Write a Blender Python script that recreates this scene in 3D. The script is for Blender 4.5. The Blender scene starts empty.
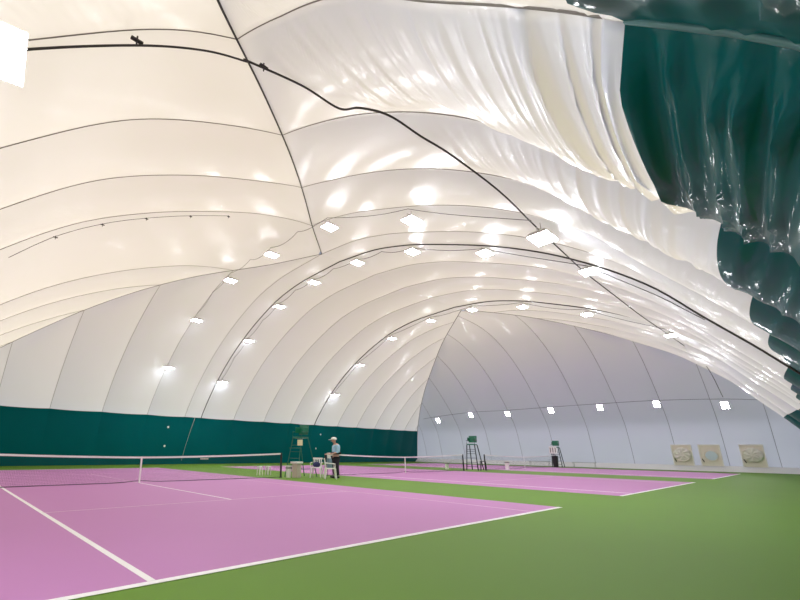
import bpy, bmesh, math, random
from mathutils import Vector, Matrix, noise
random.seed(7)
SC = bpy.context.scene
COL = SC.collection

# ------------------------------------------------------------------ camera
F_PX, PITCH, ROLL, YAW = 425.89, 0.2643, 0.0124, 0.6904
CAM = Vector((-5.909, -16.144, 1.2045))
fw = Vector((math.sin(YAW)*math.cos(PITCH), math.cos(YAW)*math.cos(PITCH), math.sin(PITCH)))
rt = Vector((math.cos(YAW), -math.sin(YAW), 0)); up = rt.cross(fw)
rt2 = rt*math.cos(ROLL) + up*math.sin(ROLL); up2 = -rt*math.sin(ROLL) + up*math.cos(ROLL)
cd = bpy.data.cameras.new('camera'); co = bpy.data.objects.new('camera', cd); COL.objects.link(co)
M = Matrix((rt2, up2, -fw)).transposed().to_4x4(); M.translation = CAM
co.matrix_world = M
cd.sensor_width = 36; cd.lens = F_PX*36/800; cd.shift_x = 0.125; cd.shift_y = 35/800
cd.clip_start = 0.05; cd.clip_end = 500
SC.camera = co

# ------------------------------------------------------------------ daylight and exposure
W = bpy.data.worlds.new('world'); SC.world = W; W.use_nodes = True
bg = W.node_tree.nodes['Background']; bg.inputs['Color'].default_value = (0.70, 0.77, 1.0, 1); bg.inputs['Strength'].default_value = 0.66
# overcast sky above, brighter lower half added to light the low walls from outside
wn = W.node_tree.nodes; wl = W.node_tree.links
wg = wn.new('ShaderNodeTexCoord'); wsp = wn.new('ShaderNodeSeparateXYZ'); wl.new(wg.outputs['Generated'], wsp.inputs[0])
wm = wn.new('ShaderNodeMapRange'); wm.inputs['From Min'].default_value = -0.15; wm.inputs['From Max'].default_value = 0.15
wm.inputs['To Min'].default_value = 2.7; wm.inputs['To Max'].default_value = 0.46
wl.new(wsp.outputs['Z'], wm.inputs['Value']); wl.new(wm.outputs['Result'], bg.inputs['Strength'])
sd = bpy.data.lights.new('sun', 'SUN'); sd.energy = 6.2; sd.angle = math.radians(24); sd.color = (1.0, 0.87, 0.60)
so = bpy.data.objects.new('sun', sd); COL.objects.link(so)
so.rotation_euler = (math.radians(3), math.radians(-42), 0); so.location = (10, 0, 40)
SC.view_settings.view_transform = 'Standard'; SC.view_settings.look = 'None'
SC.view_settings.gamma = 1; SC.view_settings.use_curve_mapping = False
SC.view_settings.exposure = 0.0
LAMP_W = 104.0

# ------------------------------------------------------------------ materials
def mat(name, col, rough=0.5, metal=0.0, spec=0.5, coat=0.0, noise_amt=0.0, nscale=5.0, bump=0.0, trans=0.0, tcol=None, emit=None, estr=0, coatr=.1):
    m = bpy.data.materials.new(name); m.use_nodes = True
    nt = m.node_tree; N = nt.nodes; L = nt.links
    b = N['Principled BSDF']
    b.inputs['Base Color'].default_value = (*col, 1); b.inputs['Roughness'].default_value = rough
    b.inputs['Metallic'].default_value = metal; b.inputs['Specular IOR Level'].default_value = spec
    b.inputs['Coat Weight'].default_value = coat; b.inputs['Coat Roughness'].default_value = coatr
    if emit:
        b.inputs['Emission Color'].default_value = (*emit, 1); b.inputs['Emission Strength'].default_value = estr
    if noise_amt or bump:
        tc = N.new('ShaderNodeTexCoord'); nz = N.new('ShaderNodeTexNoise'); nz.inputs['Scale'].default_value = nscale
        nz.inputs['Detail'].default_value = 4
        L.new(tc.outputs['Object'], nz.inputs['Vector'])
        if noise_amt:
            mx = N.new('ShaderNodeMix'); mx.data_type = 'RGBA'
            mx.inputs['A'].default_value = (*[c*(1-noise_amt) for c in col], 1)
            mx.inputs['B'].default_value = (*[min(1, c*(1+noise_amt)) for c in col], 1)
            L.new(nz.outputs['Fac'], mx.inputs['Factor']); L.new(mx.outputs['Result'], b.inputs['Base Color'])
        if bump:
            bp = N.new('ShaderNodeBump'); bp.inputs['Strength'].default_value = bump; bp.inputs['Distance'].default_value = 0.02
            L.new(nz.outputs['Fac'], bp.inputs['Height']); L.new(bp.outputs['Normal'], b.inputs['Normal'])
    if trans:
        t = N.new('ShaderNodeBsdfTranslucent'); t.inputs['Color'].default_value = (*(tcol or col), 1)
        ms = N.new('ShaderNodeMixShader'); ms.inputs['Fac'].default_value = trans
        L.new(b.outputs[0], ms.inputs[1]); L.new(t.outputs[0], ms.inputs[2])
        L.new(ms.outputs[0], N['Material Output'].inputs['Surface'])
    return m

M_MEM = mat('white_membrane', (0.55, 0.575, 0.64), rough=0.40, spec=0.5, coat=0.55, coatr=0.2, trans=0.34, tcol=(0.86, 0.83, 0.78), noise_amt=0.02, nscale=0.6)
M_GRN = mat('green_liner', (0.0005, 0.105, 0.118), rough=0.50, spec=0.03, coat=0.3, coatr=0.10, noise_amt=0.08, nscale=0.8)
M_GRN.node_tree.nodes['Principled BSDF'].inputs['Coat IOR'].default_value = 1.3
M_SEAM = mat('seam_tape', (0.22, 0.20, 0.19), rough=0.7)
M_TEAL = mat('teal_seam_tape', (0.06, 0.17, 0.18), rough=0.5)
M_CAB = mat('black_cable', (0.035, 0.03, 0.03), rough=0.6)
M_FLOOR = mat('green_acrylic', (0.120, 0.245, 0.020), rough=0.62, spec=0.2, noise_amt=0.05, nscale=0.35, bump=0.05)
M_COURT = mat('purple_acrylic', (0.49, 0.205, 0.455), rough=0.62, spec=0.35, noise_amt=0.04, nscale=0.3, bump=0.05)
M_LINE = mat('line_paint', (0.86, 0.84, 0.84), rough=0.6)
M_LINE2 = mat('faded_line_paint', (0.68, 0.45, 0.62), rough=0.6)
M_WHITE = mat('white_plastic', (0.85, 0.84, 0.82), rough=0.45)
M_BEIGE = mat('beige_plastic', (0.55, 0.48, 0.42), rough=0.5)
M_BLACK = mat('black_metal', (0.015, 0.015, 0.017), rough=0.4)
M_GPAINT = mat('green_paint', (0.012, 0.13, 0.085), rough=0.4)
M_SEATG = mat('green_seat', (0.005, 0.15, 0.08), rough=0.35)
M_HOUS = mat('lamp_housing', (0.42, 0.40, 0.38), rough=0.45, metal=0.2)
M_LIT = mat('lit_diffuser', (1, 1, 1), emit=(0.93, 0.96, 1.0), estr=LAMP_W)
M_SKIN = mat('skin', (0.55, 0.33, 0.25), rough=0.5)
M_SHIRT = mat('light_blue_shirt', (0.36, 0.60, 0.78), rough=0.8)
M_TROUS = mat('black_trousers', (0.012, 0.010, 0.022), rough=0.8)
M_CAP = mat('white_cap', (0.85, 0.85, 0.83), rough=0.7)
M_NAVY = mat('navy_cloth', (0.03, 0.035, 0.12), rough=0.8)
M_TOWEL = mat('blue_grey_towel', (0.22, 0.33, 0.42), rough=0.9)
M_CREAM = mat('cream_canvas', (0.84, 0.78, 0.68), rough=0.6, noise_amt=0.06, nscale=4)
M_CREAM2 = mat('pale_canvas', (0.88, 0.85, 0.78), rough=0.5, noise_amt=0.05, nscale=5)
M_GLASS = mat('porthole_pane', (0.80, 0.92, 1.0), rough=0.15, trans=0.2, tcol=(0.65, 0.85, 1.0))
M_BENCH = mat('grey_bench', (0.45, 0.44, 0.42), rough=0.5)
M_YEL = mat('pale_yellow_card', (0.75, 0.75, 0.45), rough=0.7)

def net_mat():
    m = bpy.data.materials.new('net_mesh'); m.use_nodes = True; nt = m.node_tree; N = nt.nodes; L = nt.links
    b = N['Principled BSDF']; b.inputs['Base Color'].default_value = (0.02, 0.02, 0.025, 1); b.inputs['Roughness'].default_value = 0.8
    tc = N.new('ShaderNodeTexCoord'); sep = N.new('ShaderNodeSeparateXYZ'); L.new(tc.outputs['Object'], sep.inputs[0])
    outs = []
    for ax in ('X', 'Z'):
        a = N.new('ShaderNodeMath'); a.operation = 'MODULO'; a.inputs[1].default_value = 0.045
        ad = N.new('ShaderNodeMath'); ad.operation = 'ADD'; ad.inputs[1].default_value = 9.0
        L.new(sep.outputs[ax], ad.inputs[0]); L.new(ad.outputs[0], a.inputs[0])
        c = N.new('ShaderNodeMath'); c.operation = 'LESS_THAN'; c.inputs[1].default_value = 0.0030
        L.new(a.outputs[0], c.inputs[0]); outs.append(c)
    mx = N.new('ShaderNodeMath'); mx.operation = 'MAXIMUM'
    L.new(outs[0].outputs[0], mx.inputs[0]); L.new(outs[1].outputs[0], mx.inputs[1])
    tr = N.new('ShaderNodeBsdfTransparent'); ms = N.new('ShaderNodeMixShader')
    L.new(mx.outputs[0], ms.inputs['Fac']); L.new(tr.outputs[0], ms.inputs[1]); L.new(b.outputs[0], ms.inputs[2])
    L.new(ms.outputs[0], N['Material Output'].inputs['Surface'])
    return m
M_NET = net_mat()

# ------------------------------------------------------------------ helpers
def link(name, bm, m, parent=None, smooth=False, loc=None):
    me = bpy.data.meshes.new(name)
    bmesh.ops.recalc_face_normals(bm, faces=bm.faces[:]) if not smooth == 'keep' else None
    bm.to_mesh(me); bm.free()
    if smooth:
        for p in me.polygons: p.use_smooth = True
    o = bpy.data.objects.new(name, me); COL.objects.link(o)
    if m: me.materials.append(m)
    if parent: o.parent = parent
    if loc is not None: o.location = loc
    return o
def tag(o, label=None, cat=None, group=None, kind=None):
    if label: o['label'] = label
    if cat: o['category'] = cat
    if group: o['group'] = group
    if kind: o['kind'] = kind
    return o
def empty(name, loc, rz=0, label=None, cat=None, group=None):
    o = bpy.data.objects.new(name, None); COL.objects.link(o); o.location = loc; o.rotation_euler = (0, 0, rz)
    o.empty_display_size = 0.2
    return tag(o, label, cat, group)
def copy_tree(o, parent=None):
    c = o.copy(); COL.objects.link(c); c.parent = parent
    for ch in [x for x in o.children]: copy_tree(ch, c)
    return c
def box(bm, c, s, rz=0, rx=0, ry=0, bev=0.0):
    r = bmesh.ops.create_cube(bm, size=1.0)
    vs = r['verts']
    mt = Matrix.Translation(c) @ Matrix.Rotation(rz, 4, 'Z') @ Matrix.Rotation(ry, 4, 'Y') @ Matrix.Rotation(rx, 4, 'X') @ Matrix.Diagonal((*s, 1))
    bmesh.ops.transform(bm, matrix=mt, verts=vs)
    if bev:
        es = list({e for v in vs for e in v.link_edges})
        bmesh.ops.bevel(bm, geom=es, offset=bev, segments=2, affect='EDGES', profile=0.5)
def tube(bm, pts, r, n=6, closed=False):
    pts = [Vector(p) for p in pts]; rings = []
    for i, p in enumerate(pts):
        a = pts[max(i-1, 0)]; b = pts[min(i+1, len(pts)-1)]
        if closed: a = pts[i-1]; b = pts[(i+1) % len(pts)]
        d = (b-a).normalized(); u = d.cross(Vector((0, 0, 1)))
        if u.length < 0.05: u = d.cross(Vector((1, 0, 0)))
        u.normalize(); v = d.cross(u)
        rr = r[i] if isinstance(r, (list, tuple)) else r
        rings.append([bm.verts.new(p + u*math.cos(2*math.pi*k/n)*rr + v*math.sin(2*math.pi*k/n)*rr) for k in range(n)])
    R = range(len(rings)) if closed else range(len(rings)-1)
    for i in R:
        A, B = rings[i], rings[(i+1) % len(rings)]
        for k in range(n): bm.faces.new((A[k], A[(k+1) % n], B[(k+1) % n], B[k]))
    if not closed:
        bm.faces.new(rings[0][::-1]); bm.faces.new(rings[-1])
def lathe(bm, prof, n=20, c=(0, 0, 0), mt=None):
    rings = []
    for r, z in prof:
        rings.append([bm.verts.new(Vector((math.cos(2*math.pi*k/n)*r, math.sin(2*math.pi*k/n)*r, z))) for k in range(n)])
    for i in range(len(rings)-1):
        for k in range(n): bm.faces.new((rings[i][k], rings[i][(k+1) % n], rings[i+1][(k+1) % n], rings[i+1][k]))
    bm.faces.new(rings[0][::-1]); bm.faces.new(rings[-1])
    vs = [v for R in rings for v in R]
    if mt: bmesh.ops.transform(bm, matrix=mt, verts=vs)
    bmesh.ops.translate(bm, vec=c, verts=vs)

# ------------------------------------------------------------------ dome shape
X0, X1, YL, YR = -8.4, 42.0, 18.0, -17.0
ZT = [0, 1.2, 2.4, 3.65, 5.1, 6.5, 8.3, 9.55, 10.55, 11.5, 12.0, 12.2]
TR = [0, .2, .4, 1.22, 2.4, 3.55, 5.8, 8.0, 10.3, 12.9, 15.1, 17.5]
TL = [0, .25, .55, .95, 2.0, 3.3, 5.4, 7.3, 9.2, 11.6, 14.2, 17.5]
TE = [0, .2, .5, .9, 1.95, 3.25, 5.2, 6.9, 8.7, 11.1, 13.8, 17.5]
TNL = [0, .3, .7, 1.4, 2.5, 4.0, 6.5, 8.55, 10.6, 13.3, 15.9, 17.8]
TNR = [0, .3, .7, 1.4, 2.5, 3.7, 5.55, 7.85, 10.3, 12.9, 15.1, 17.8]
def pchip(xs, ys):
    n = len(xs); h = [xs[i+1]-xs[i] for i in range(n-1)]; d = [(ys[i+1]-ys[i])/h[i] for i in range(n-1)]
    m = [d[0]] + [0 if d[i-1]*d[i] <= 0 else 2*d[i-1]*d[i]/(d[i-1]+d[i]) for i in range(1, n-1)] + [d[-1]]
    def f(x):
        x = min(max(x, xs[0]), xs[-1]); i = 0
        while i < n-2 and x > xs[i+1]: i += 1
        t = (x-xs[i])/h[i]
        return ys[i]*(1+2*t)*(1-t)**2 + m[i]*h[i]*t*(1-t)**2 + ys[i+1]*t*t*(3-2*t) + m[i+1]*h[i]*t*t*(t-1)
    return f
# level parameter s = arc length of the right-hand profile
SS = [0]
for i in range(1, len(ZT)): SS.append(SS[-1] + math.hypot(ZT[i]-ZT[i-1], TR[i]-TR[i-1]))
SMAX = SS[-1]
fz, fR, fL, fE, fNL, fNR = [pchip(SS, q) for q in (ZT, TR, TL, TE, TNL, TNR)]
def inv(f, y):
    a, b = 0.0, SMAX
    for _ in range(40):
        c = (a+b)/2
        if f(c) < y: a = c
        else: b = c
    return (a+b)/2
OFF = {'R': fR, 'L': fL, 'F': fE, 'N': fNR}
def bend(x, y):
    """small plan irregularities of the real dome: the right wall closes in at the far end, the right-hand seams lean"""
    if y < 0.5:
        k = min(1.0, (0.5-y)/17.5)
        w = min(1.0, max(0.0, (x-23)/9.0)); w = w*w*(3-2*w)
        y2 = y + 1.0*w*k
        x2 = x - 0.07*(0.5-y)*min(1.0, max(0.0, (10.85-x)/3.0))*min(1.0, max(0, (x-X0)/3.0))
        x2 -= 0.22*min(1.0, max(0.0, -x/2))*max(0.0, (-12-y)/4.0)
        return x2, y2
    return x, y
def base(side, a, s):
    z = fz(s)
    if side == 'R': p = (a, YR+fR(s))
    elif side == 'L': p = (a, YL-fL(s))
    elif side == 'F': p = (X1-fE(s), a)
    else:
        yl, yr = YL-fL(s), YR+fR(s); t = (a-yr)/max(1e-6, yl-yr)
        q = 2*t-1; p = (X0+fNR(s)*(1-t)+fNL(s)*t - 1.0*max(0, 1-q*q)*min(1, s/3), a)
    p = bend(*p)
    return Vector((p[0], p[1], z))
def outn(side, s):
    e = 0.05; s0, s1 = max(0, s-e), min(SMAX, s+e)
    do = OFF[side](s1)-OFF[side](s0); dz = fz(s1)-fz(s0); l = math.hypot(do, dz)
    h, v = dz/l, do/l
    return {'R': Vector((0, -h, v)), 'L': Vector((0, h, v)), 'F': Vector((h, 0, v)), 'N': Vector((-h, 0, v))}[side]
def smax(side, a):
    if side == 'R': return min(inv(fNR, a-X0), inv(fE, X1-a))
    if side == 'L': return min(inv(fNL, a-X0), inv(fE, X1-a))
    return min(inv(fL, YL-a), inv(fR, a-YR))

XSL = [-6.3, -3.4, -.35, 3.0, 6.3, 9.4, 10.85, 14.0, 17.25, 20.4, 23.5, 26.8, 29.8, 32.8, 35.6, 38.4, 40.6]
XSR = [-5.2, -2.05, 0.95, 3.9, 6.8, 9.4, 10.85, 14.0, 17.25, 20.4, 23.5, 26.8, 29.8, 32.8, 35.6, 38.4, 40.6]
YN = sorted([YL-fL(inv(fNL, x-X0)) for x in XSL[:5]] + [YR+fR(inv(fNR, x-X0)) for x in XSR[:5]])
YF = [-16, -14.5, -11.6, -8.4, -5.2, -2.0, 1.5, 4.7, 8.1, 11.2, 14.2, 16.4]
SEAMS = {'R': [X0]+XSR+[X1], 'L': [X0]+XSL+[X1], 'N': [YR]+YN+[YL], 'F': [YR]+YF+[YL]}
BULGE = {'R': -0.26, 'L': -0.11, 'F': -0.16, 'N': -0.17}

def wrinkle(side, i, u, s):
    """gathers running across a panel, pinched along the seam ropes"""
    if side in 'LF': return 0.0
    if side == 'R':
        if i > 7: return 0.0
        A = {0: 1.0, 1: 1.2, 2: 1.15, 3: .7, 4: .35, 5: .2, 6: .12, 7: .1}[i]
        lim = {0: 12, 1: 12, 2: 10.5, 3: 8.5}.get(i, 7)
        fall = 1.0 if s < lim-4 else max(0.0, 1-(s-lim+4)/5.0)**1.2
    else:
        A = .22; fall = max(0.0, 1-abs(s-8)/7)
    if fall <= 0: return 0.0
    p = i*7.3
    sk = s + 0.5*(u-.5)*(u-.5)*math.sin(s*0.9+i)
    h = 0.0
    for f, a, z in ((1.9, 1.0, 1.7), (3.7, 1.0, 9.1)) if s < 3.9 and side == 'R' else ((1.5, .9, 1.7), (3.0, 1.0, 9.1), (4.6, .45, 5.5)):
        v = noise.noise(Vector((u*0.22+p, (sk-.35*u*u)*f, z+p)))
        r = max(0.0, 1-abs(v)*3.4)
        h += a*r*r
    env = 0.55 + 0.45*u if side == 'R' else 0.6
    patch = 0.30 + 1.1*max(0, 0.5+noise.noise(Vector((p, s*0.45, u*1.2+4.4))))
    if side == 'R' and s < 4.2: patch = max(patch, 1.15-max(0, s-3.4)); env = 0.8 if i < 3 else .45
    pin = min(1, 6*(1-u))*min(1, 6*u+.25)
    return -A*fall*env*patch*0.06*h*pin
def surf(side, i, u, a, s, sm):
    p = base(side, a, s)
    w = SEAMS[side][i+1]-SEAMS[side][i]
    B = BULGE[side]*min(1, w/3.1)**2
    if side == 'R': B = B + (BULGE['L']*min(1, w/3.1)**2-B)*min(1, max(0, (s-10)/6))
    b = B*(1-(2*u-1)**2)
    t0 = min(1, s/2.0); t0 = t0*(2-t0)
    cap = sm < SMAX-0.02
    t1 = min(1, max(0, (sm-s)/1.6)) if cap else 1.0; t1 = t1*(2-t1)
    k = t0*t1
    return p + outn(side, s)*(b*k + wrinkle(side, i, u, s)*min(1, s/.6)*t1)

def build_slope(name, side, s_lo, s_hi, m, ncol, ds, panels=None, kind='structure'):
    bm = bmesh.new(); cols = []
    S = SEAMS[side]
    for i in range(len(S)-1):
        nc = ncol(i)
        step = ds(i)
        for j in range(nc+1 if i == len(S)-2 else nc): cols.append((i, j/nc))
    # shared rows per column: rows are fractions of the column's own length
    steps = min(ds(i) for i in range(len(S)-1))
    grid = []
    for (i, u) in cols:
        a = S[i]+(S[i+1]-S[i])*u
        sm = smax(side, a); top = min(sm, s_hi)
        col = []
        if top <= s_lo+1e-4:
            top = s_lo
        n = max(2, int(round((s_hi-s_lo)/steps)))
        for r in range(n+1):
            s = s_lo+(top-s_lo)*r/n
            s_ = min(s, sm)
            col.append(bm.verts.new(surf(side, i, u, a, s_, sm)))
        grid.append(col)
    for c in range(len(grid)-1):
        A, B = grid[c], grid[c+1]
        for r in range(len(A)-1):
            q = (A[r], B[r], B[r+1], A[r+1])
            if (A[r].co-A[r+1].co).length < 1e-5 and (B[r].co-B[r+1].co).length < 1e-5: continue
            bm.faces.new(q)
    bmesh.ops.remove_doubles(bm, verts=bm.verts[:], dist=1e-5)
    o = link(name, bm, m, smooth=True)
    # keep the cusps along the seam ropes crisp
    o.data.set_sharp_from_angle(angle=math.radians(14)) if side in 'LFN' else None
    tag(o, kind='structure')
    return o
sGR = inv(fz, 3.5); sGL = inv(fz, 3.72)
roofR = build_slope('ceiling', 'R', sGR, SMAX, M_MEM, lambda i: 26 if i < 5 else 14, lambda i: 0.045)
roofL = build_slope('ceiling', 'L', sGL, SMAX, M_MEM, lambda i: 14, lambda i: 0.25)
wallR = build_slope('wall_right', 'R', 0, sGR, M_GRN, lambda i: 26 if i < 5 else 14, lambda i: 0.05)
wallL = build_slope('wall_left', 'L', 0, sGL, M_GRN, lambda i: 14, lambda i: 0.2)
roofF = build_slope('wall_back', 'F', 0, SMAX, M_MEM, lambda i: 14, lambda i: 0.25)
roofN = build_slope('wall_front', 'N', 0, SMAX, M_MEM, lambda i: 14, lambda i: 0.12)

# seams and ropes
def seam_pts(side, a, s0=0.0, drop=0.012, n=60):
    sm = smax(side, a)
    return [base(side, a, s0+(sm-s0)*k/n) - outn(side, s0+(sm-s0)*k/n)*drop for k in range(n+1)]
for side, par, rad in (('R', roofR, .010), ('L', roofL, .011), ('F', roofF, .014), ('N', roofN, .010)):
    for a in SEAMS[side][1:-1]:
        if side in 'RL' and a in (10.85, 23.5): continue
        if smax(side, a) < 0.8: continue
        s0 = {'R': sGR, 'L': sGL}.get(side, 0.05)
        if side == 'R':
            se = min(sGR, smax(side, a)); bm = bmesh.new()
            tube(bm, [base(side, a, .05+(se-.05)*q/14)-outn(side, .05+(se-.05)*q/14)*.012 for q in range(15)], .02, 6); link('seam', bm, M_TEAL, wallR, True)
        if smax(side, a) < s0+.3: continue
        bm = bmesh.new(); tube(bm, seam_pts(side, a, s0), rad, 5); link('seam', bm, M_SEAM, par, True)
# green curtain top hem
for side, s0, par in (('L', sGL, wallL),):
    bm = bmesh.new(); pts = []
    S = SEAMS[side]
    for i in range(len(S)-1):
        for j in range(8):
            u = j/8; a = S[i]+(S[i+1]-S[i])*u
            sm = smax(side, a)
            if sm < s0: continue
            pts.append(surf(side, i, u, a, s0, sm)-outn(side, s0)*0.01)
    tube(bm, pts, .014, 5); link('hem', bm, M_GPAINT, par, True)
def rope(name, pts, r, label, cat='cable', group=None, m=M_CAB):
    bm = bmesh.new(); tube(bm, pts, r, 6)
    return tag(link(name, bm, m, smooth=True), label, cat, group)
def full_arch(X, drop, n=60):
    L = seam_pts('L', X, sGL, drop, n); R = seam_pts('R', X, 0.1, drop, n)
    return L + R[::-1][1:]
rope('arch_cable', full_arch(10.85, .05), .03, 'thick dark cable arching over the whole hall, the nearer of two', 'cable', 'arch cables')
rope('arch_cable', full_arch(23.5, .05), .035, 'thick dark cable arching over the hall, the farther of two', 'cable', 'arch cables')
def hip_pts(end, side, drop=.03, n=60):
    o = []
    for k in range(n+1):
        s = 0.05+(SMAX-0.05)*k/n
        x = X0+(fNL(s) if side == 'L' else fNR(s)) if end == 'N' else X1-fE(s); y = YL-fL(s) if side == 'L' else YR+fR(s)
        o.append(Vector((*bend(x, y), fz(s)-drop)))
    return o
rope('hip_rope', hip_pts('N', 'R'), .022, 'dark rope on the near roof hip, from top edge of photo to the near apex', 'rope', 'hip ropes')
rope('hip_rope', hip_pts('N', 'L', .012), .012, 'thin rope along the left roof hip, between cream panels and grey ones', 'rope', 'hip ropes')
rope('hip_rope', hip_pts('F', 'L'), .022, 'thin rope along the far hip rising from the end of the green wall', 'rope', 'hip ropes')
rope('hip_rope', hip_pts('F', 'R', .012), .014, 'thin rope along the far hip descending right above the white end wall', 'rope', 'hip ropes')
# ridge rope between apexes is absent; the membrane turns over smoothly

# ------------------------------------------------------------------ floor and courts
bm = bmesh.new(); box(bm, ((X0+X1)/2, (YL+YR)/2, -0.05), (X1-X0+.6, YL-YR+.6, 0.1)); floor = link('floor', bm, M_FLOOR); tag(floor, kind='structure')
D2 = 15.571; D3 = 31.30
def strip(bm, x0, y0, x1, y1, z=0.008):
    vs = [bm.verts.new((x0, y0, z)), bm.verts.new((x1, y0, z)), bm.verts.new((x1, y1, z)), bm.verts.new((x0, y1, z))]
    bm.faces.new(vs)
for n, cx in enumerate((0, D2, D3)):
    bm = bmesh.new(); box(bm, (cx, 0, .002), (10.97, 23.77, .004)); cs = link('court_surface', bm, M_COURT, floor)
    def line(x0, y0, x1, y1, m=M_LINE):
        b = bmesh.new(); box(b, ((x0+x1)/2, (y0+y1)/2, .005), (abs(x1-x0), abs(y1-y0), .003)); link('court_line', b, m, cs)
    for sgn in (-1, 1):
        line(cx-5.485, sgn*11.885-.05, cx+5.485, sgn*11.885+.05)
        line(cx-4.115, sgn*6.4-.025, cx+4.115, sgn*6.4+.025, M_LINE2)
        line(cx-.025, 0 if sgn > 0 else -6.4, cx+.025, 6.4 if sgn > 0 else 0, M_LINE if sgn < 0 and n == 0 else M_LINE2)
    for q in ((-11.83, -6.42), (-6.42, 0), (0, 11.83)):
        line(cx-4.115-.038, q[0], cx-4.115+.038, q[1]); 
    line(cx+4.115-.025, -11.83, cx+4.115+.025, 11.83, M_LINE2)

# ------------------------------------------------------------------ nets
def make_net(cx, label):
    t = empty('tennis_net', (cx, 0, 0), 0, label, 'tennis net', 'tennis nets')
    n = 48; top = lambda x: 0.914+0.156*(abs(x)/6.4)**1.6
    bot = lambda x: 0.025+0.05*math.exp(-(x/.5)**2)
    bm = bmesh.new(); pr = None
    for k in range(n+1):
        x = -6.4+12.8*k/n; a = bm.verts.new((x, 0, bot(x))); b = bm.verts.new((x, 0, top(x)-.03))
        if pr: bm.faces.new((pr[0], a, b, pr[1]))
        pr = (a, b)
    link('netting', bm, M_NET, t)
    bm = bmesh.new(); rs = []
    for k in range(n+1):
        x = -6.4+12.8*k/n; z = top(x); rs.append([bm.verts.new((x, y, zz)) for y, zz in ((-.012, z-.065), (.012, z-.065), (.012, z), (-.012, z))])
    for A, B in zip(rs, rs[1:]):
        for k in range(4): bm.faces.new((A[k], A[(k+1) % 4], B[(k+1) % 4], B[k]))
    bm.faces.new(rs[0]); bm.faces.new(rs[-1][::-1]); link('headband', bm, M_WHITE, t)
    bm = bmesh.new(); tube(bm, [(-6.4+12.8*k/n, 0, bot(-6.4+12.8*k/n)) for k in range(n+1)], .011, 5); link('bottom_rope', bm, M_BLACK, t)
    bm = bmesh.new(); box(bm, (0, 0, .457), (.055, .03, .92)); link('centre_strap', bm, M_WHITE, t)
    for s in (-1, 1):
        bm = bmesh.new(); lathe(bm, [(.075, 0), (.075, .02), (.045, .03), (.045, 1.05), (.03, 1.08)], 14, (s*6.4, 0, 0)); link('post', bm, M_BLACK, t)
    return t
make_net(0, 'tennis net of the nearest court, white band and centre strap at left')
make_net(D2, 'tennis net of the middle court, stretched behind the standing person')
make_net(D3, 'farthest tennis net, nearest to the white end wall')

# ------------------------------------------------------------------ lamps
def make_lamp():
    t = empty('ceiling_lamp', (0, 0, 0))
    bm = bmesh.new()
    # shallow trapezoid housing: wider opening below
    w, d, h = .34, .24, .11
    lo = [bm.verts.new((sx*w, sy*d, 0)) for sx, sy in ((-1, -1), (1, -1), (1, 1), (-1, 1))]
    hi = [bm.verts.new((sx*w*.8, sy*d*.75, h)) for sx, sy in ((-1, -1), (1, -1), (1, 1), (-1, 1))]
    bm.faces.new(hi)
    for k in range(4): bm.faces.new((lo[k], lo[(k+1) % 4], hi[(k+1) % 4], hi[k]))
    li = [bm.verts.new((sx*(w-.02), sy*(d-.02), 0)) for sx, sy in ((-1, -1), (1, -1), (1, 1), (-1, 1))]
    for k in range(4): bm.faces.new((lo[k], lo[(k+1) % 4], li[(k+1) % 4], li[k]))
    link('housing', bm, M_HOUS, t)
    bm = bmesh.new(); box(bm, (0, 0, -.012), (2*w-.03, 2*d-.03, .03), bev=.008); link('diffuser', bm, M_LIT, t)
    bm = bmesh.new()
    tube(bm, [(-.27, 0, .04), (-.27, 0, .2), (.27, 0, .2), (.27, 0, .04)], .012, 6); tube(bm, [(0, 0, .2), (0, 0, .42)], .01, 6)
    link('bracket', bm, M_HOUS, t)
    return t
lampP = make_lamp(); used = [False]
def roof_z(X, Y):
    te = {'R': Y-YR-(1.0 if X > 30 else 0), 'L': YL-Y, 'F': X1-X, 'N': X-X0}
    return fz(min(inv(OFF[k], v) for k, v in te.items()))
def lamp(x, y, z, label, group, rz=0, tilt=(0, 0), sc=1.0):
    o = lampP if not used[0] else copy_tree(lampP)
    used[0] = True
    o.location = (x, y, z); o.rotation_euler = (tilt[0], tilt[1], rz); o.scale = (sc, sc, sc)
    tag(o, label, 'lamp', group); return o
ordn = ['first', 'second', 'third', 'fourth', 'fifth', 'sixth', 'seventh', 'eighth', 'ninth', 'tenth']
def row(X, ys, where, group, drop=.45, rz=0, big=None):
    for k, y in enumerate(ys):
        zr = roof_z(X, y)
        lamp(X, y, zr-drop, f'white rectangular lamp hanging {where}, {ordn[k]} from the left', group, rz,
             (0, 0), 1.15 if k == big else 1.0)
row(6.25, [13.6, 9.55, 5.3, 1.05, -3.45, -7.85, -12.1], 'from the near apex seam', 'lamps on the near apex seam', .60, 0, 6)  # last lamp enlarged to stand in for its glare
row(11.2, [14.4, 10.7, 6.9, 3.2, -.6, -4.4, -8.1, -11.8], 'under the nearer arch cable', 'lamps under the nearer arch cable', .32)
row(23.8, [14.2, 10.8, 6.95, 2.9, -.75, -4.4, -8.1, -11.8], 'under the farther arch cable', 'lamps under the farther arch cable', .42)
for k, (y, z) in enumerate(((11.6, 4.65), (7.6, 5.05), (3.7, 4.95), (-.3, 5.05), (-4.2, 5.05), (-8.05, 5.05), (-11.9, 4.7))):
    lamp(37.4, y, z, f'small square lamp strung low before the white end wall, {ordn[k]} from the left', 'lamps before the end wall', 0, (0, math.radians(55)), .8)
lamp(-6.22, -11.9, 4.76, 'large close white lamp cut off by the left edge of the photo, top corner', None, math.radians(-8), (math.radians(-38), 0), 1.0)

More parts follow.
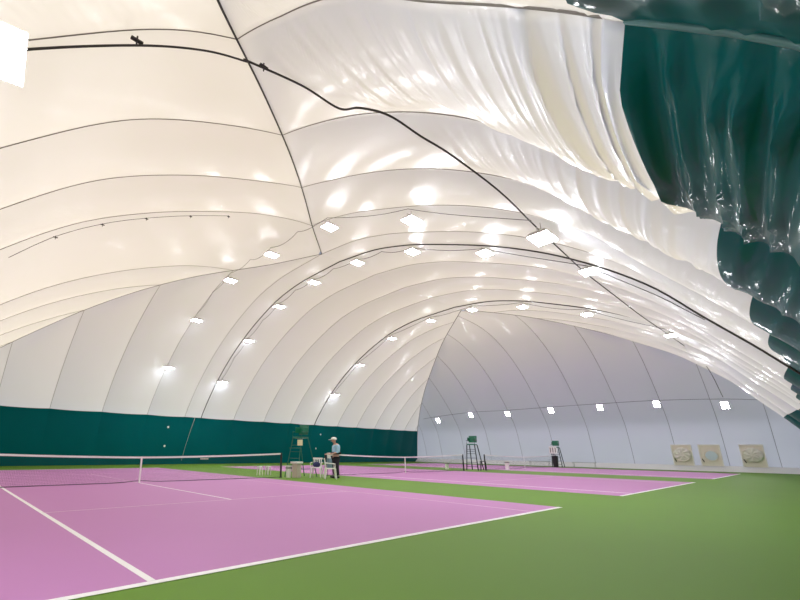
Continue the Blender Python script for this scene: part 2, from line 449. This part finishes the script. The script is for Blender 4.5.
# ------------------------------------------------------------------ electric cables
def spline(pts, n=10):
    P = [Vector(p) for p in pts]; out = []
    for i in range(len(P)-1):
        p0 = P[max(i-1, 0)]; p1 = P[i]; p2 = P[i+1]; p3 = P[min(i+2, len(P)-1)]
        for k in range(n):
            t = k/n; out.append(0.5*((2*p1)+(p2-p0)*t+(2*p0-5*p1+4*p2-p3)*t*t+(3*p1-p0-3*p2+p3)*t**3))
    return out+[P[-1]]
rope('power_cable', spline([(-2.6, -10.3, 8.55), (-1.5, -10.75, 8.3), (-.7, -11.0, 8.05), (-.62, -11.5, 7.75), (-.3, -11.95, 7.45), (.6, -12.05, 7.4), (1.3, -12.3, 7.15), (3.4, -12.3, 7.2), (5.8, -12.1, 7.3), (8.5, -11.85, 7.5), (11.2, -11.7, 7.55), (14, -11.7, 7.5), (19.3, -11.6, 7.6), (26.5, -11.75, 7.5), (33, -11.9, 7.0), (37.4, -11.9, 5.3)], 8), .022,
     'black power cable running lengthwise along the right of the roof', 'cable')
def sagging(name, X, ys, sag, r, label, drop=.12, dx=0.2):
    pts = []
    for a, b in zip(ys, ys[1:]):
        for k in range(8):
            t = k/8; y = a+(b-a)*t; pts.append((X+dx, y, roof_z(X, y)-drop-sag*4*t*(1-t)))
    pts.append((X+dx, ys[-1], roof_z(X, ys[-1])-drop))
    return rope(name, pts, r, label)
sagging('power_cable', 10.9, [14.4, 12.5, 10.7, 8.8, 6.9, 5, 3.2, 1.3, -.6, -2.5, -4.4, -8.1, -11.8, -14.5], .16, .013, 'thin cable swagging between lamps under the nearer arch cable')
sagging('power_cable', 6.0, [9.5, 7.4, 5.3, 3.1, 1.05, -1.2, -3.35, -7.75, -11.9], .22, .010, 'thin cable swagging along the near apex seam lamps')
sagging('power_cable', 23.5, [14.2, 10.8, 6.95, 2.9, -.75, -4.4, -8.1, -11.8], .2, .014, 'thin cable swagging between lamps under the farther arch cable')
rope('power_cable', spline([(37.4, 13.5, 4.9), (37.4, 11.6, 5.08), (37.4, 7.6, 5.32), (37.4, 3.7, 5.3), (37.4, -.3, 5.35), (37.4, -4.2, 5.37), (37.4, -8.05, 5.35), (37.4, -11.9, 5.15), (37.4, -14, 4.9)], 8), .016, 'thin horizontal cable carrying the lamps before the end wall')

# ------------------------------------------------------------------ pale cord down the green wall
rope('hanging_cord', [(10.3, 17.0, 3.7), (10.1, 17.3, 2.6), (9.9, 17.55, 1.4), (9.75, 17.75, .3)], .013, 'pale cord hanging down the green wall below the nearer arch cable', 'cord', None, M_BENCH)
for (x, y, z), w in (((24.5, 17.15, 2.8), 'upper pale button on the green wall left of the person'), ((24.2, 17.55, 1.4), 'lower pale button on the green wall left of the person'),
                     ((8.1, 17.5, 1.4), 'lower pale button on the green wall right of the net strap'), ((8.1, 17.1, 2.85), 'upper pale button on the green wall right of the net strap')):
    bm = bmesh.new(); lathe(bm, [(.07, 0), (.085, .02), (.06, .05), (.02, .06)], 12, (0, 0, 0), Matrix.Rotation(math.radians(90), 4, 'X'))
    tag(link('wall_button', bm, M_WHITE, loc=(x, y, z)), w, 'button', 'buttons on the green wall')
bm = bmesh.new(); box(bm, (0, 0, 0), (.75, .02, .13), bev=.004); tag(link('wall_plate', bm, M_BENCH, loc=(11.7, 17.55, .42)), 'small grey plate low on the green wall behind the nearest net', 'plate')

# ------------------------------------------------------------------ skirt and vents on the end wall
bm = bmesh.new()  # skirt added for the bright wall foot, wedge sloped to catch lamp light
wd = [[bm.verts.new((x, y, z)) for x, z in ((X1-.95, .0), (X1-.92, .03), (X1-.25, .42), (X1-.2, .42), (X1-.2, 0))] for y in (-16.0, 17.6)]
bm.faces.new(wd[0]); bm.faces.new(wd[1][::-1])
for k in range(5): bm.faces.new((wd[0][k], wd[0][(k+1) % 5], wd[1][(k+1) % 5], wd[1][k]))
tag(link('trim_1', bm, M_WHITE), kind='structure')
def vent(y, kind, label):
    t = empty('air_vent', (41.42, y, 0.38), 0, label, 'air vent', None)
    w = 1.3; h = 1.65
    bm = bmesh.new(); box(bm, (0, 0, h/2), (.06, w, h), bev=.015); link('panel', bm, M_CREAM, t)
    bm = bmesh.new()
    for sy in (-1, 1): box(bm, (-.05, sy*(w/2-.04), h/2), (.05, .08, h))
    box(bm, (-.05, 0, h-.04), (.05, w-.16, .08)); link('border', bm, M_CREAM2, t)
    rot = Matrix.Rotation(math.radians(-90), 4, 'Y')
    if kind == 'window':
        bm = bmesh.new(); lathe(bm, [(.36, 0), (.36, .03), (.30, .05), (.10, .06)], 28, (-.05, -.05, .80), rot); o = link('pane', bm, M_GLASS, t)
        bm = bmesh.new(); tube(bm, [(-.09, -.05+.38*math.cos(a*.2618), .80+.38*math.sin(a*.2618)) for a in range(24)], .03, 8, True); link('rim', bm, M_CREAM2, t, True)
    else:
        bm = bmesh.new(); n = 40; rings = []
        for r, z in ((.56, 0), (.55, .10), (.50, .17), (.40, .16), (.30, .20), (.16, .24), (.04, .2)):
            rings.append([bm.verts.new((-.04-z*(1+.25*math.sin(k*5+r*9)*(r > .1)), math.cos(2*math.pi*k/n)*r*(1+.03*math.sin(k*1.9)), .88+math.sin(2*math.pi*k/n)*r*(.95+.04*math.cos(k*2.3)))) for k in range(n)])
        for A, B in zip(rings, rings[1:]):
            for k in range(n): bm.faces.new((A[k], A[(k+1) % n], B[(k+1) % n], B[k]))
        bm.faces.new(rings[-1]); link('gathered_sleeve', bm, M_CREAM2, t, True)
        bm = bmesh.new(); a0 = -.9 if kind == 'right' else 3.6
        tube(bm, [(-.22, .52*math.cos(a0+q*.16), .86+.52*math.sin(a0+q*.16)) for q in range(12)], .045, 8); link('fold', bm, M_CREAM, t, True)
    bm = bmesh.new(); tube(bm, [(-.10, w/2-.12, .55), (-.16, w/2-.18, .42), (-.16, w/2-.22, .30)], .03, 6); link('handle', bm, M_BLACK, t, True)
    return t
vent(-8.3, 'left', 'cream canvas air vent with gathered round sleeve, left one on the white end wall')
vent(-10.0, 'window', 'cream panel with pale blue round pane, between the two canvas vents on the end wall')
vent(-12.35, 'right', 'cream canvas air vent with gathered round sleeve, right one on the white end wall')

# ------------------------------------------------------------------ umpire chairs
def umpire(x, y, rz, frame, label, spread=.55, lean=.30, tr=.022):
    t = empty('umpire_chair', (x, y, 0), rz, label, 'umpire chair', 'umpire chairs')
    zs = 1.72; w = .27
    for sy in (-1, 1):
        bm = bmesh.new(); tube(bm, [(-spread, sy*.40, 0), (-.24, sy*w, zs)], tr, 8); link('leg', bm, frame, t)
        bm = bmesh.new(); tube(bm, [(spread+lean*.5, sy*.40, 0), (.24, sy*w, zs)], tr, 8); link('leg', bm, frame, t)
    for k in range(5):
        f = .14+k*.17; bm = bmesh.new(); yy = .40+(w-.40)*f; xx = -spread+(-.24+spread)*f
        box(bm, (xx, 0, zs*f), (.09, 2*yy, .025)); link('rung', bm, frame, t)
    for sy in (-1, 1):
        bm = bmesh.new(); tube(bm, [(-spread*.8, sy*.37, .36), (spread*.9, sy*.37, .36)], .014, 6); link('brace', bm, frame, t)
    bm = bmesh.new(); box(bm, (-.38, 0, 1.28), (.30, .50, .03), bev=.008); link('footrest', bm, frame, t)
    bm = bmesh.new(); box(bm, (0, 0, zs+.03), (.52, .56, .07), bev=.02); link('seat', bm, M_SEATG, t)
    bm = bmesh.new(); box(bm, (.24, 0, zs+.40), (.05, .56, .46), ry=math.radians(8), bev=.015)
    for sy in (-1, 1): box(bm, (.08, sy*.255, zs+.38), (.34, .025, .26), bev=.008)
    link('backrest', bm, M_SEATG, t)
    for sy in (-1, 1):
        bm = bmesh.new(); tube(bm, [(-.24, sy*.28, zs+.04), (-.24, sy*.29, zs+.30), (.24, sy*.29, zs+.30)], .018, 6); link('armrest', bm, frame, t)
    return t
ua = math.radians(8)
uc1 = umpire(7.5, -.05, ua, M_GPAINT, 'tall green umpire chair with ladder, beside the white chairs and standing person', .62, .25)
umpire(23.5, .1, ua, M_BLACK, 'tall black umpire chair with green seat, at the far post of the middle net', .30, .85, .034)
umpire(38.35, .1, ua, M_BLACK, 'tall black umpire chair with green seat, nearest to the end wall', .28, .8, .034)
bm = bmesh.new(); box(bm, (0, 0, 0), (.04, .34, .26), bev=.004); tag(link('note_card', bm, M_YEL, loc=(7.30, -.36, 1.86), ), 'pale yellow card hanging under the green umpire chair seat', 'card')
bpy.data.objects['note_card'].location = (7.18, -.40, 1.55)
t = empty('score_board', (37.55, .05, 1.2), ua, 'white board with dark columns on the umpire chair nearest the end wall', 'board')
bm = bmesh.new(); box(bm, (0, 0, .3), (.03, .62, .62), bev=.005); link('board', bm, M_WHITE, t)
for k in (-.2, 0, .2):
    bm = bmesh.new(); box(bm, (-.02, k, .3), (.012, .05, .42)); link('column', bm, M_BLACK, t)
bm = bmesh.new(); lathe(bm, [(.17, 0), (.2, .04), (.26, .95), (.28, 1.0), (.24, 1.0)], 20); tag(link('waste_bin', bm, M_BLACK, loc=(37.3, -.12, 0)), 'dark bin at the foot of the umpire chair nearest the end wall', 'bin')

# ------------------------------------------------------------------ plastic furniture
def plastic_chair(x, y, rz, label, m=M_WHITE):
    t = empty('plastic_chair', (x, y, 0), rz, label, 'chair', 'white plastic chairs')
    for sx, sy in ((-1, -1), (1, -1), (-1, 1), (1, 1)):
        bm = bmesh.new(); tube(bm, [(sx*.25, sy*.25, 0), (sx*.20, sy*.21, .43)], [.022, .034], 8); link('leg', bm, m, t)
    bm = bmesh.new(); box(bm, (0, 0, .44), (.46, .47, .04), bev=.015); link('seat', bm, m, t)
    bm = bmesh.new()
    for k in range(5): box(bm, (-.23, -.17+k*.085, .64), (.02, .045, .38), ry=math.radians(-8))
    box(bm, (-.265, 0, .84), (.03, .46, .08), ry=math.radians(-8), bev=.01); box(bm, (-.21, 0, .47), (.03, .46, .05), bev=.01)
    link('backrest', bm, m, t)
    for sy in (-1, 1):
        bm = bmesh.new(); tube(bm, [(.19, sy*.23, .45), (.19, sy*.255, .64), (-.2, sy*.255, .67)], .02, 8); link('armrest', bm, m, t)
    return t
plastic_chair(7.78, -1.80, math.radians(-38), 'white plastic chair right in front of the standing person')
plastic_chair(7.9, -.75, math.radians(215), 'white plastic chair under the right side of the green umpire chair')
def bucket(x, y, label, m=M_WHITE, h=.5, r=.13, cat='bin', name='waste_bin'):
    t = empty(name, (x, y, 0), 0, label, cat, None)
    bm = bmesh.new(); lathe(bm, [(r*.75, 0), (r*.8, .02), (r, h-.06), (r*1.08, h-.05), (r*1.08, h), (r*.9, h)], 18); link('body', bm, m, t, False)
    bm = bmesh.new(); lathe(bm, [(r*1.1, h-.12), (r*1.12, h-.12), (r*1.12, h-.08), (r*1.1, h-.08)], 18); link('band', bm, M_BLACK, t)
    return t
bucket(6.75, -.12, 'white bin with dark band beside the right post of the nearest net', h=.52)
bucket(23.0, 1.9, 'white bin on the purple court behind the middle net', h=.5, r=.14)
bucket(27.3, -.45, 'white bin standing by the farthest net, right of the black post', h=.62, r=.16)
def side_table(x, y, label):
    t = empty('drinks_box', (x, y, 0), .2, label, 'box', None)
    bm = bmesh.new(); box(bm, (0, 0, .30), (.30, .30, .60), bev=.02); link('body', bm, M_BEIGE, t)
    bm = bmesh.new(); box(bm, (0, 0, .66), (.46, .40, .09), bev=.02); link('lid', bm, M_WHITE, t)
side_table(6.98, -.42, 'tall beige box with wide white lid under the green umpire chair')
def stool(x, y, label, m=M_WHITE, h=.45, s=.17, cat='stool'):
    t = empty('stool', (x, y, 0), .3, label, cat, None)
    bm = bmesh.new(); box(bm, (0, 0, h), (2*s, 2*s, .04), bev=.01); link('seat', bm, m, t)
    for a, b in ((-1, -1), (1, -1), (1, 1), (-1, 1)):
        bm = bmesh.new(); tube(bm, [(a*s*1.05, b*s*1.05, 0), (a*s*.85, b*s*.85, h)], .022, 6); link('leg', bm, m, t)
stool(6.62, 2.0, 'left of two small white stools seen through the nearest net', h=.40, s=.09)
stool(7.12, 2.0, 'right of two small white stools seen through the nearest net', h=.40, s=.09)
stool(23.45, -.62, 'black stool in front of the black umpire chair of the middle court', M_BLACK, .62, .17)
# bag on second plastic chair
t = empty('sports_bag', (7.9, -.75, 0.462), .7, 'small navy sports bag on the seat of the left white chair', 'bag')
bm = bmesh.new(); r = bmesh.ops.create_uvsphere(bm, u_segments=16, v_segments=10, radius=1)
for v in bm.verts: v.co = Vector((v.co.x*.12, v.co.y*.18, .11+max(-.11, v.co.z*.13)))
link('body', bm, M_NAVY, t, True)
bm = bmesh.new(); tube(bm, [(.0, -.10, .20), (.0, -.06, .28), (.0, .06, .28), (.0, .10, .20)], .011, 6); link('handle', bm, M_BLACK, t)
# towel and white box on the middle net post
bm = bmesh.new(); n = 8
vs = [[bm.verts.new((-.16+.32*i/n, .012*math.sin(i*1.7), z)) for i in range(n+1)] for z in (0, .18, .36, .44)]
for A, B in zip(vs, vs[1:]):
    for i in range(n): bm.faces.new((A[i], A[i+1], B[i+1], B[i]))
tw = link('towel', bm, M_TOWEL, loc=(8.93, -.60, .40)); tw.rotation_euler = (0, 0, math.radians(-40))
sm_ = tw.modifiers.new('s', 'SOLIDIFY'); sm_.thickness = .03
tag(tw, 'grey blue towel hanging below the white box in front of the net post', 'towel')
t = empty('ball_box', (9.05, -.45, 0), math.radians(-40), 'white box on a thin stand at the left post of the middle net', 'box')
bm = bmesh.new(); box(bm, (0, .02, .97), (.26, .22, .26), bev=.015); link('body', bm, M_WHITE, t)
for sx in (-1, 1):
    bm = bmesh.new(); tube(bm, [(sx*.11, .04, 0), (sx*.11, .04, .86)], .014, 6); link('leg', bm, M_BLACK, t)
def bench(x, y, L, label):
    t = empty('bench', (x, y, 0), 0, label, 'bench', 'low benches before the end wall')
    bm = bmesh.new(); box(bm, (0, 0, .44), (.32, L, .05), bev=.01); link('seat', bm, M_BENCH, t)
    for sy in (-1, 1):
        bm = bmesh.new(); tube(bm, [(-.13, sy*(L/2-.1), 0), (-.13, sy*(L/2-.1), .42), (.13, sy*(L/2-.1), .42), (.13, sy*(L/2-.1), 0)], .022, 6); link('leg', bm, M_BENCH, t)
bench(39.4, -1.7, 1.9, 'low grey bench right of the umpire chair before the end wall')
bench(39.4, 2.1, 1.9, 'low grey bench left of the umpire chair before the end wall')

# ------------------------------------------------------------------ cable clips on the roof
def clip(p, label, sc=1.0):
    bm = bmesh.new(); box(bm, (0, 0, 0), (.16*sc, .05*sc, .03*sc), bev=.006); tube(bm, [(0, 0, -.09*sc), (0, 0, .07*sc)], .012*sc, 6)
    o = link('cable_clip', bm, M_CAB, loc=p); return tag(o, label, 'clip', 'cable clips on the near roof')
def nsurf(a, s):
    return base('N', a, s) - outn('N', s)*.30
clips = []
ya = YN[4]-.2
for k, sx in enumerate((9.5, 11.2, 12.8, 14.6, 16.3)):
    p = nsurf(ya, sx); clips.append(p); clip(p, f'dark cable clip on the cream near roof panel, {ordn[k]} of five from the left', .8)
rope('clip_wire', spline([nsurf(YN[4], 8.0)]+[c+Vector((0, 0, .03)) for c in clips], 8), .008, 'thin wire joining five clips on the cream near roof', 'wire')

rope('power_cable', spline([(-7.3, -10.25, 5.0), (-6.1, -10.25, 6.2), (-4.55, -10.3, 7.42), (-3.4, -10.35, 8.12), (-2.5, -10.35, 8.5)], 8), .018, 'black cable across the top left of the near roof, ending at the hip rope')
clip(Vector((-4.55, -10.3, 7.52)), 'larger dark clip on the black cable at the top left of the roof', 1.2)
clip(Vector((-2.2, -10.42, 8.55)), 'dark clip on the power cable just right of the near hip rope', 1.2)

# ------------------------------------------------------------------ the person
def skinned(name, chains, m, parent, sub=2):
    vs, es, rs = [], [], []; idx = {}
    for ch in chains:
        prev = None
        for p, r in ch:
            k = tuple(round(c, 4) for c in p)
            if k not in idx: idx[k] = len(vs); vs.append(p); rs.append(r)
            if prev is not None: es.append((prev, idx[k]))
            prev = idx[k]
    me = bpy.data.meshes.new(name); me.from_pydata(vs, es, []); o = bpy.data.objects.new(name, me); COL.objects.link(o)
    mo = o.modifiers.new('skin', 'SKIN'); mo.use_smooth_shade = True
    for i, r in enumerate(rs):
        sv = me.skin_vertices[0].data[i]; sv.radius = r if isinstance(r, tuple) else (r, r)
        sv.use_root = (i == 0)
    sb = o.modifiers.new('sub', 'SUBSURF'); sb.levels = sub; sb.render_levels = sub
    me.materials.append(m)
    if parent: o.parent = parent
    return o
person = empty('person', (8.5, -1.42, 0), math.radians(150), 'standing person in white cap, light blue shirt and black trousers, looking down at the hands', 'person')
# local frame: faces +X, left hand +Y
pel = (0, 0, .93)
def arm(s): return [((-.02, s*.19, 1.40), .055), ((-.03, s*.25, 1.12), .042), ((.20, s*.16, 1.02), .030), ((.26, s*.13, 1.03), .024)]
def leg(s): return [(pel, .12), ((0, s*.10, .86), .095), ((.015, s*.12, .48), .060), ((-.02, s*.13, .10), .040)]
chains = [leg(1), leg(-1), [(pel, .12), ((0, 0, 1.12), .12), ((-.01, 0, 1.32), .135), ((0, 0, 1.42), .10), ((.03, 0, 1.49), .048), ((.065, 0, 1.56), .06), ((.075, 0, 1.63), .088), ((.07, 0, 1.69), .07)]]
for s in (1, -1):
    chains.append([((0, 0, 1.42), .10)]+arm(s))
    hb = Vector((.26, s*.13, 1.03))
    chains.append([((.26, s*.13, 1.03), .024), ((.30, s*.11, 1.02), .030)])
    for k in range(4):
        q = (-.026+.017*k); ln = (.05, .062, .058, .044)[k]
        chains.append([((.30, s*.11, 1.02), .030), ((.335, s*.11+q*1.0, 1.025), .0095), ((.335+ln*.6, s*.11+q-s*.012, 1.012), .0085), ((.335+ln*.8, s*.11+q-s*.02, .99), .007)])
    chains.append([((.26, s*.13, 1.03), .024), ((.285, s*.09, 1.05), .0105), ((.315, s*.075, 1.055), .009)])
skinned('body', chains, M_SKIN, person)
skinned('shirt', [[((0, 0, .95), .150), ((0, 0, 1.12), .152), ((-.01, 0, 1.32), .165), ((0, 0, 1.43), .115)],
                  [((0, 0, 1.43), .115), ((-.02, .19, 1.405), .078), ((-.03, .25, 1.12), .060), ((.05, .22, 1.08), .055)],
                  [((0, 0, 1.43), .115), ((-.02, -.19, 1.405), .078), ((-.03, -.25, 1.12), .060), ((.05, -.22, 1.08), .055)]], M_SHIRT, person)
skinned('trousers', [[(0, 0, .96) and ((0, 0, .96), .150), ((0, .09, .86), .125), ((.015, .12, .48), .095), ((-.015, .13, .09), .085)],
                     [((0, 0, .96), .150), ((0, -.09, .86), .125), ((.015, -.12, .48), .095), ((-.015, -.13, .09), .085)]], M_TROUS, person)
bm = bmesh.new()
for s in (1, -1): box(bm, (.045, s*.13, .045), (.27, .10, .09), bev=.03)
link('shoes', bm, M_BLACK, person, True)
bm = bmesh.new(); box(bm, (.0, 0, 1.06), (.325, .345, .10), bev=.04); link('waist_band', bm, M_TROUS, person)
bm = bmesh.new(); lathe(bm, [(.108, 0), (.108, .03), (.095, .075), (.06, .105), (.01, .115)], 20, (.068, 0, 1.655)); box(bm, (.19, 0, 1.66), (.13, .15, .012), ry=math.radians(12), bev=.004)
link('cap', bm, M_CAP, person, True)
for s in (1, -1):
    bm = bmesh.new(); bmesh.ops.create_uvsphere(bm, u_segments=8, v_segments=6, radius=.010); bmesh.ops.translate(bm, vec=(.158, s*.032, 1.625), verts=bm.verts[:]); link('eye', bm, M_BLACK, person)
    bm = bmesh.new(); bmesh.ops.create_uvsphere(bm, u_segments=8, v_segments=6, radius=.022); bmesh.ops.translate(bm, vec=(.06, s*.092, 1.61), verts=bm.verts[:]); link('ear', bm, M_SKIN, person)
bm = bmesh.new(); bmesh.ops.create_cone(bm, segments=8, radius1=.014, radius2=.004, depth=.045, matrix=Matrix.Translation((.168, 0, 1.60)) @ Matrix.Rotation(math.radians(15), 4, 'Y')); link('nose', bm, M_SKIN, person)
bm = bmesh.new(); box(bm, (.155, 0, 1.565), (.012, .042, .009)); link('mouth', bm, mat('lips', (.35, .12, .10)), person)

person.scale = (1.3, 1.3, 1.03)
uc1.scale = (1, 1, 1.02)
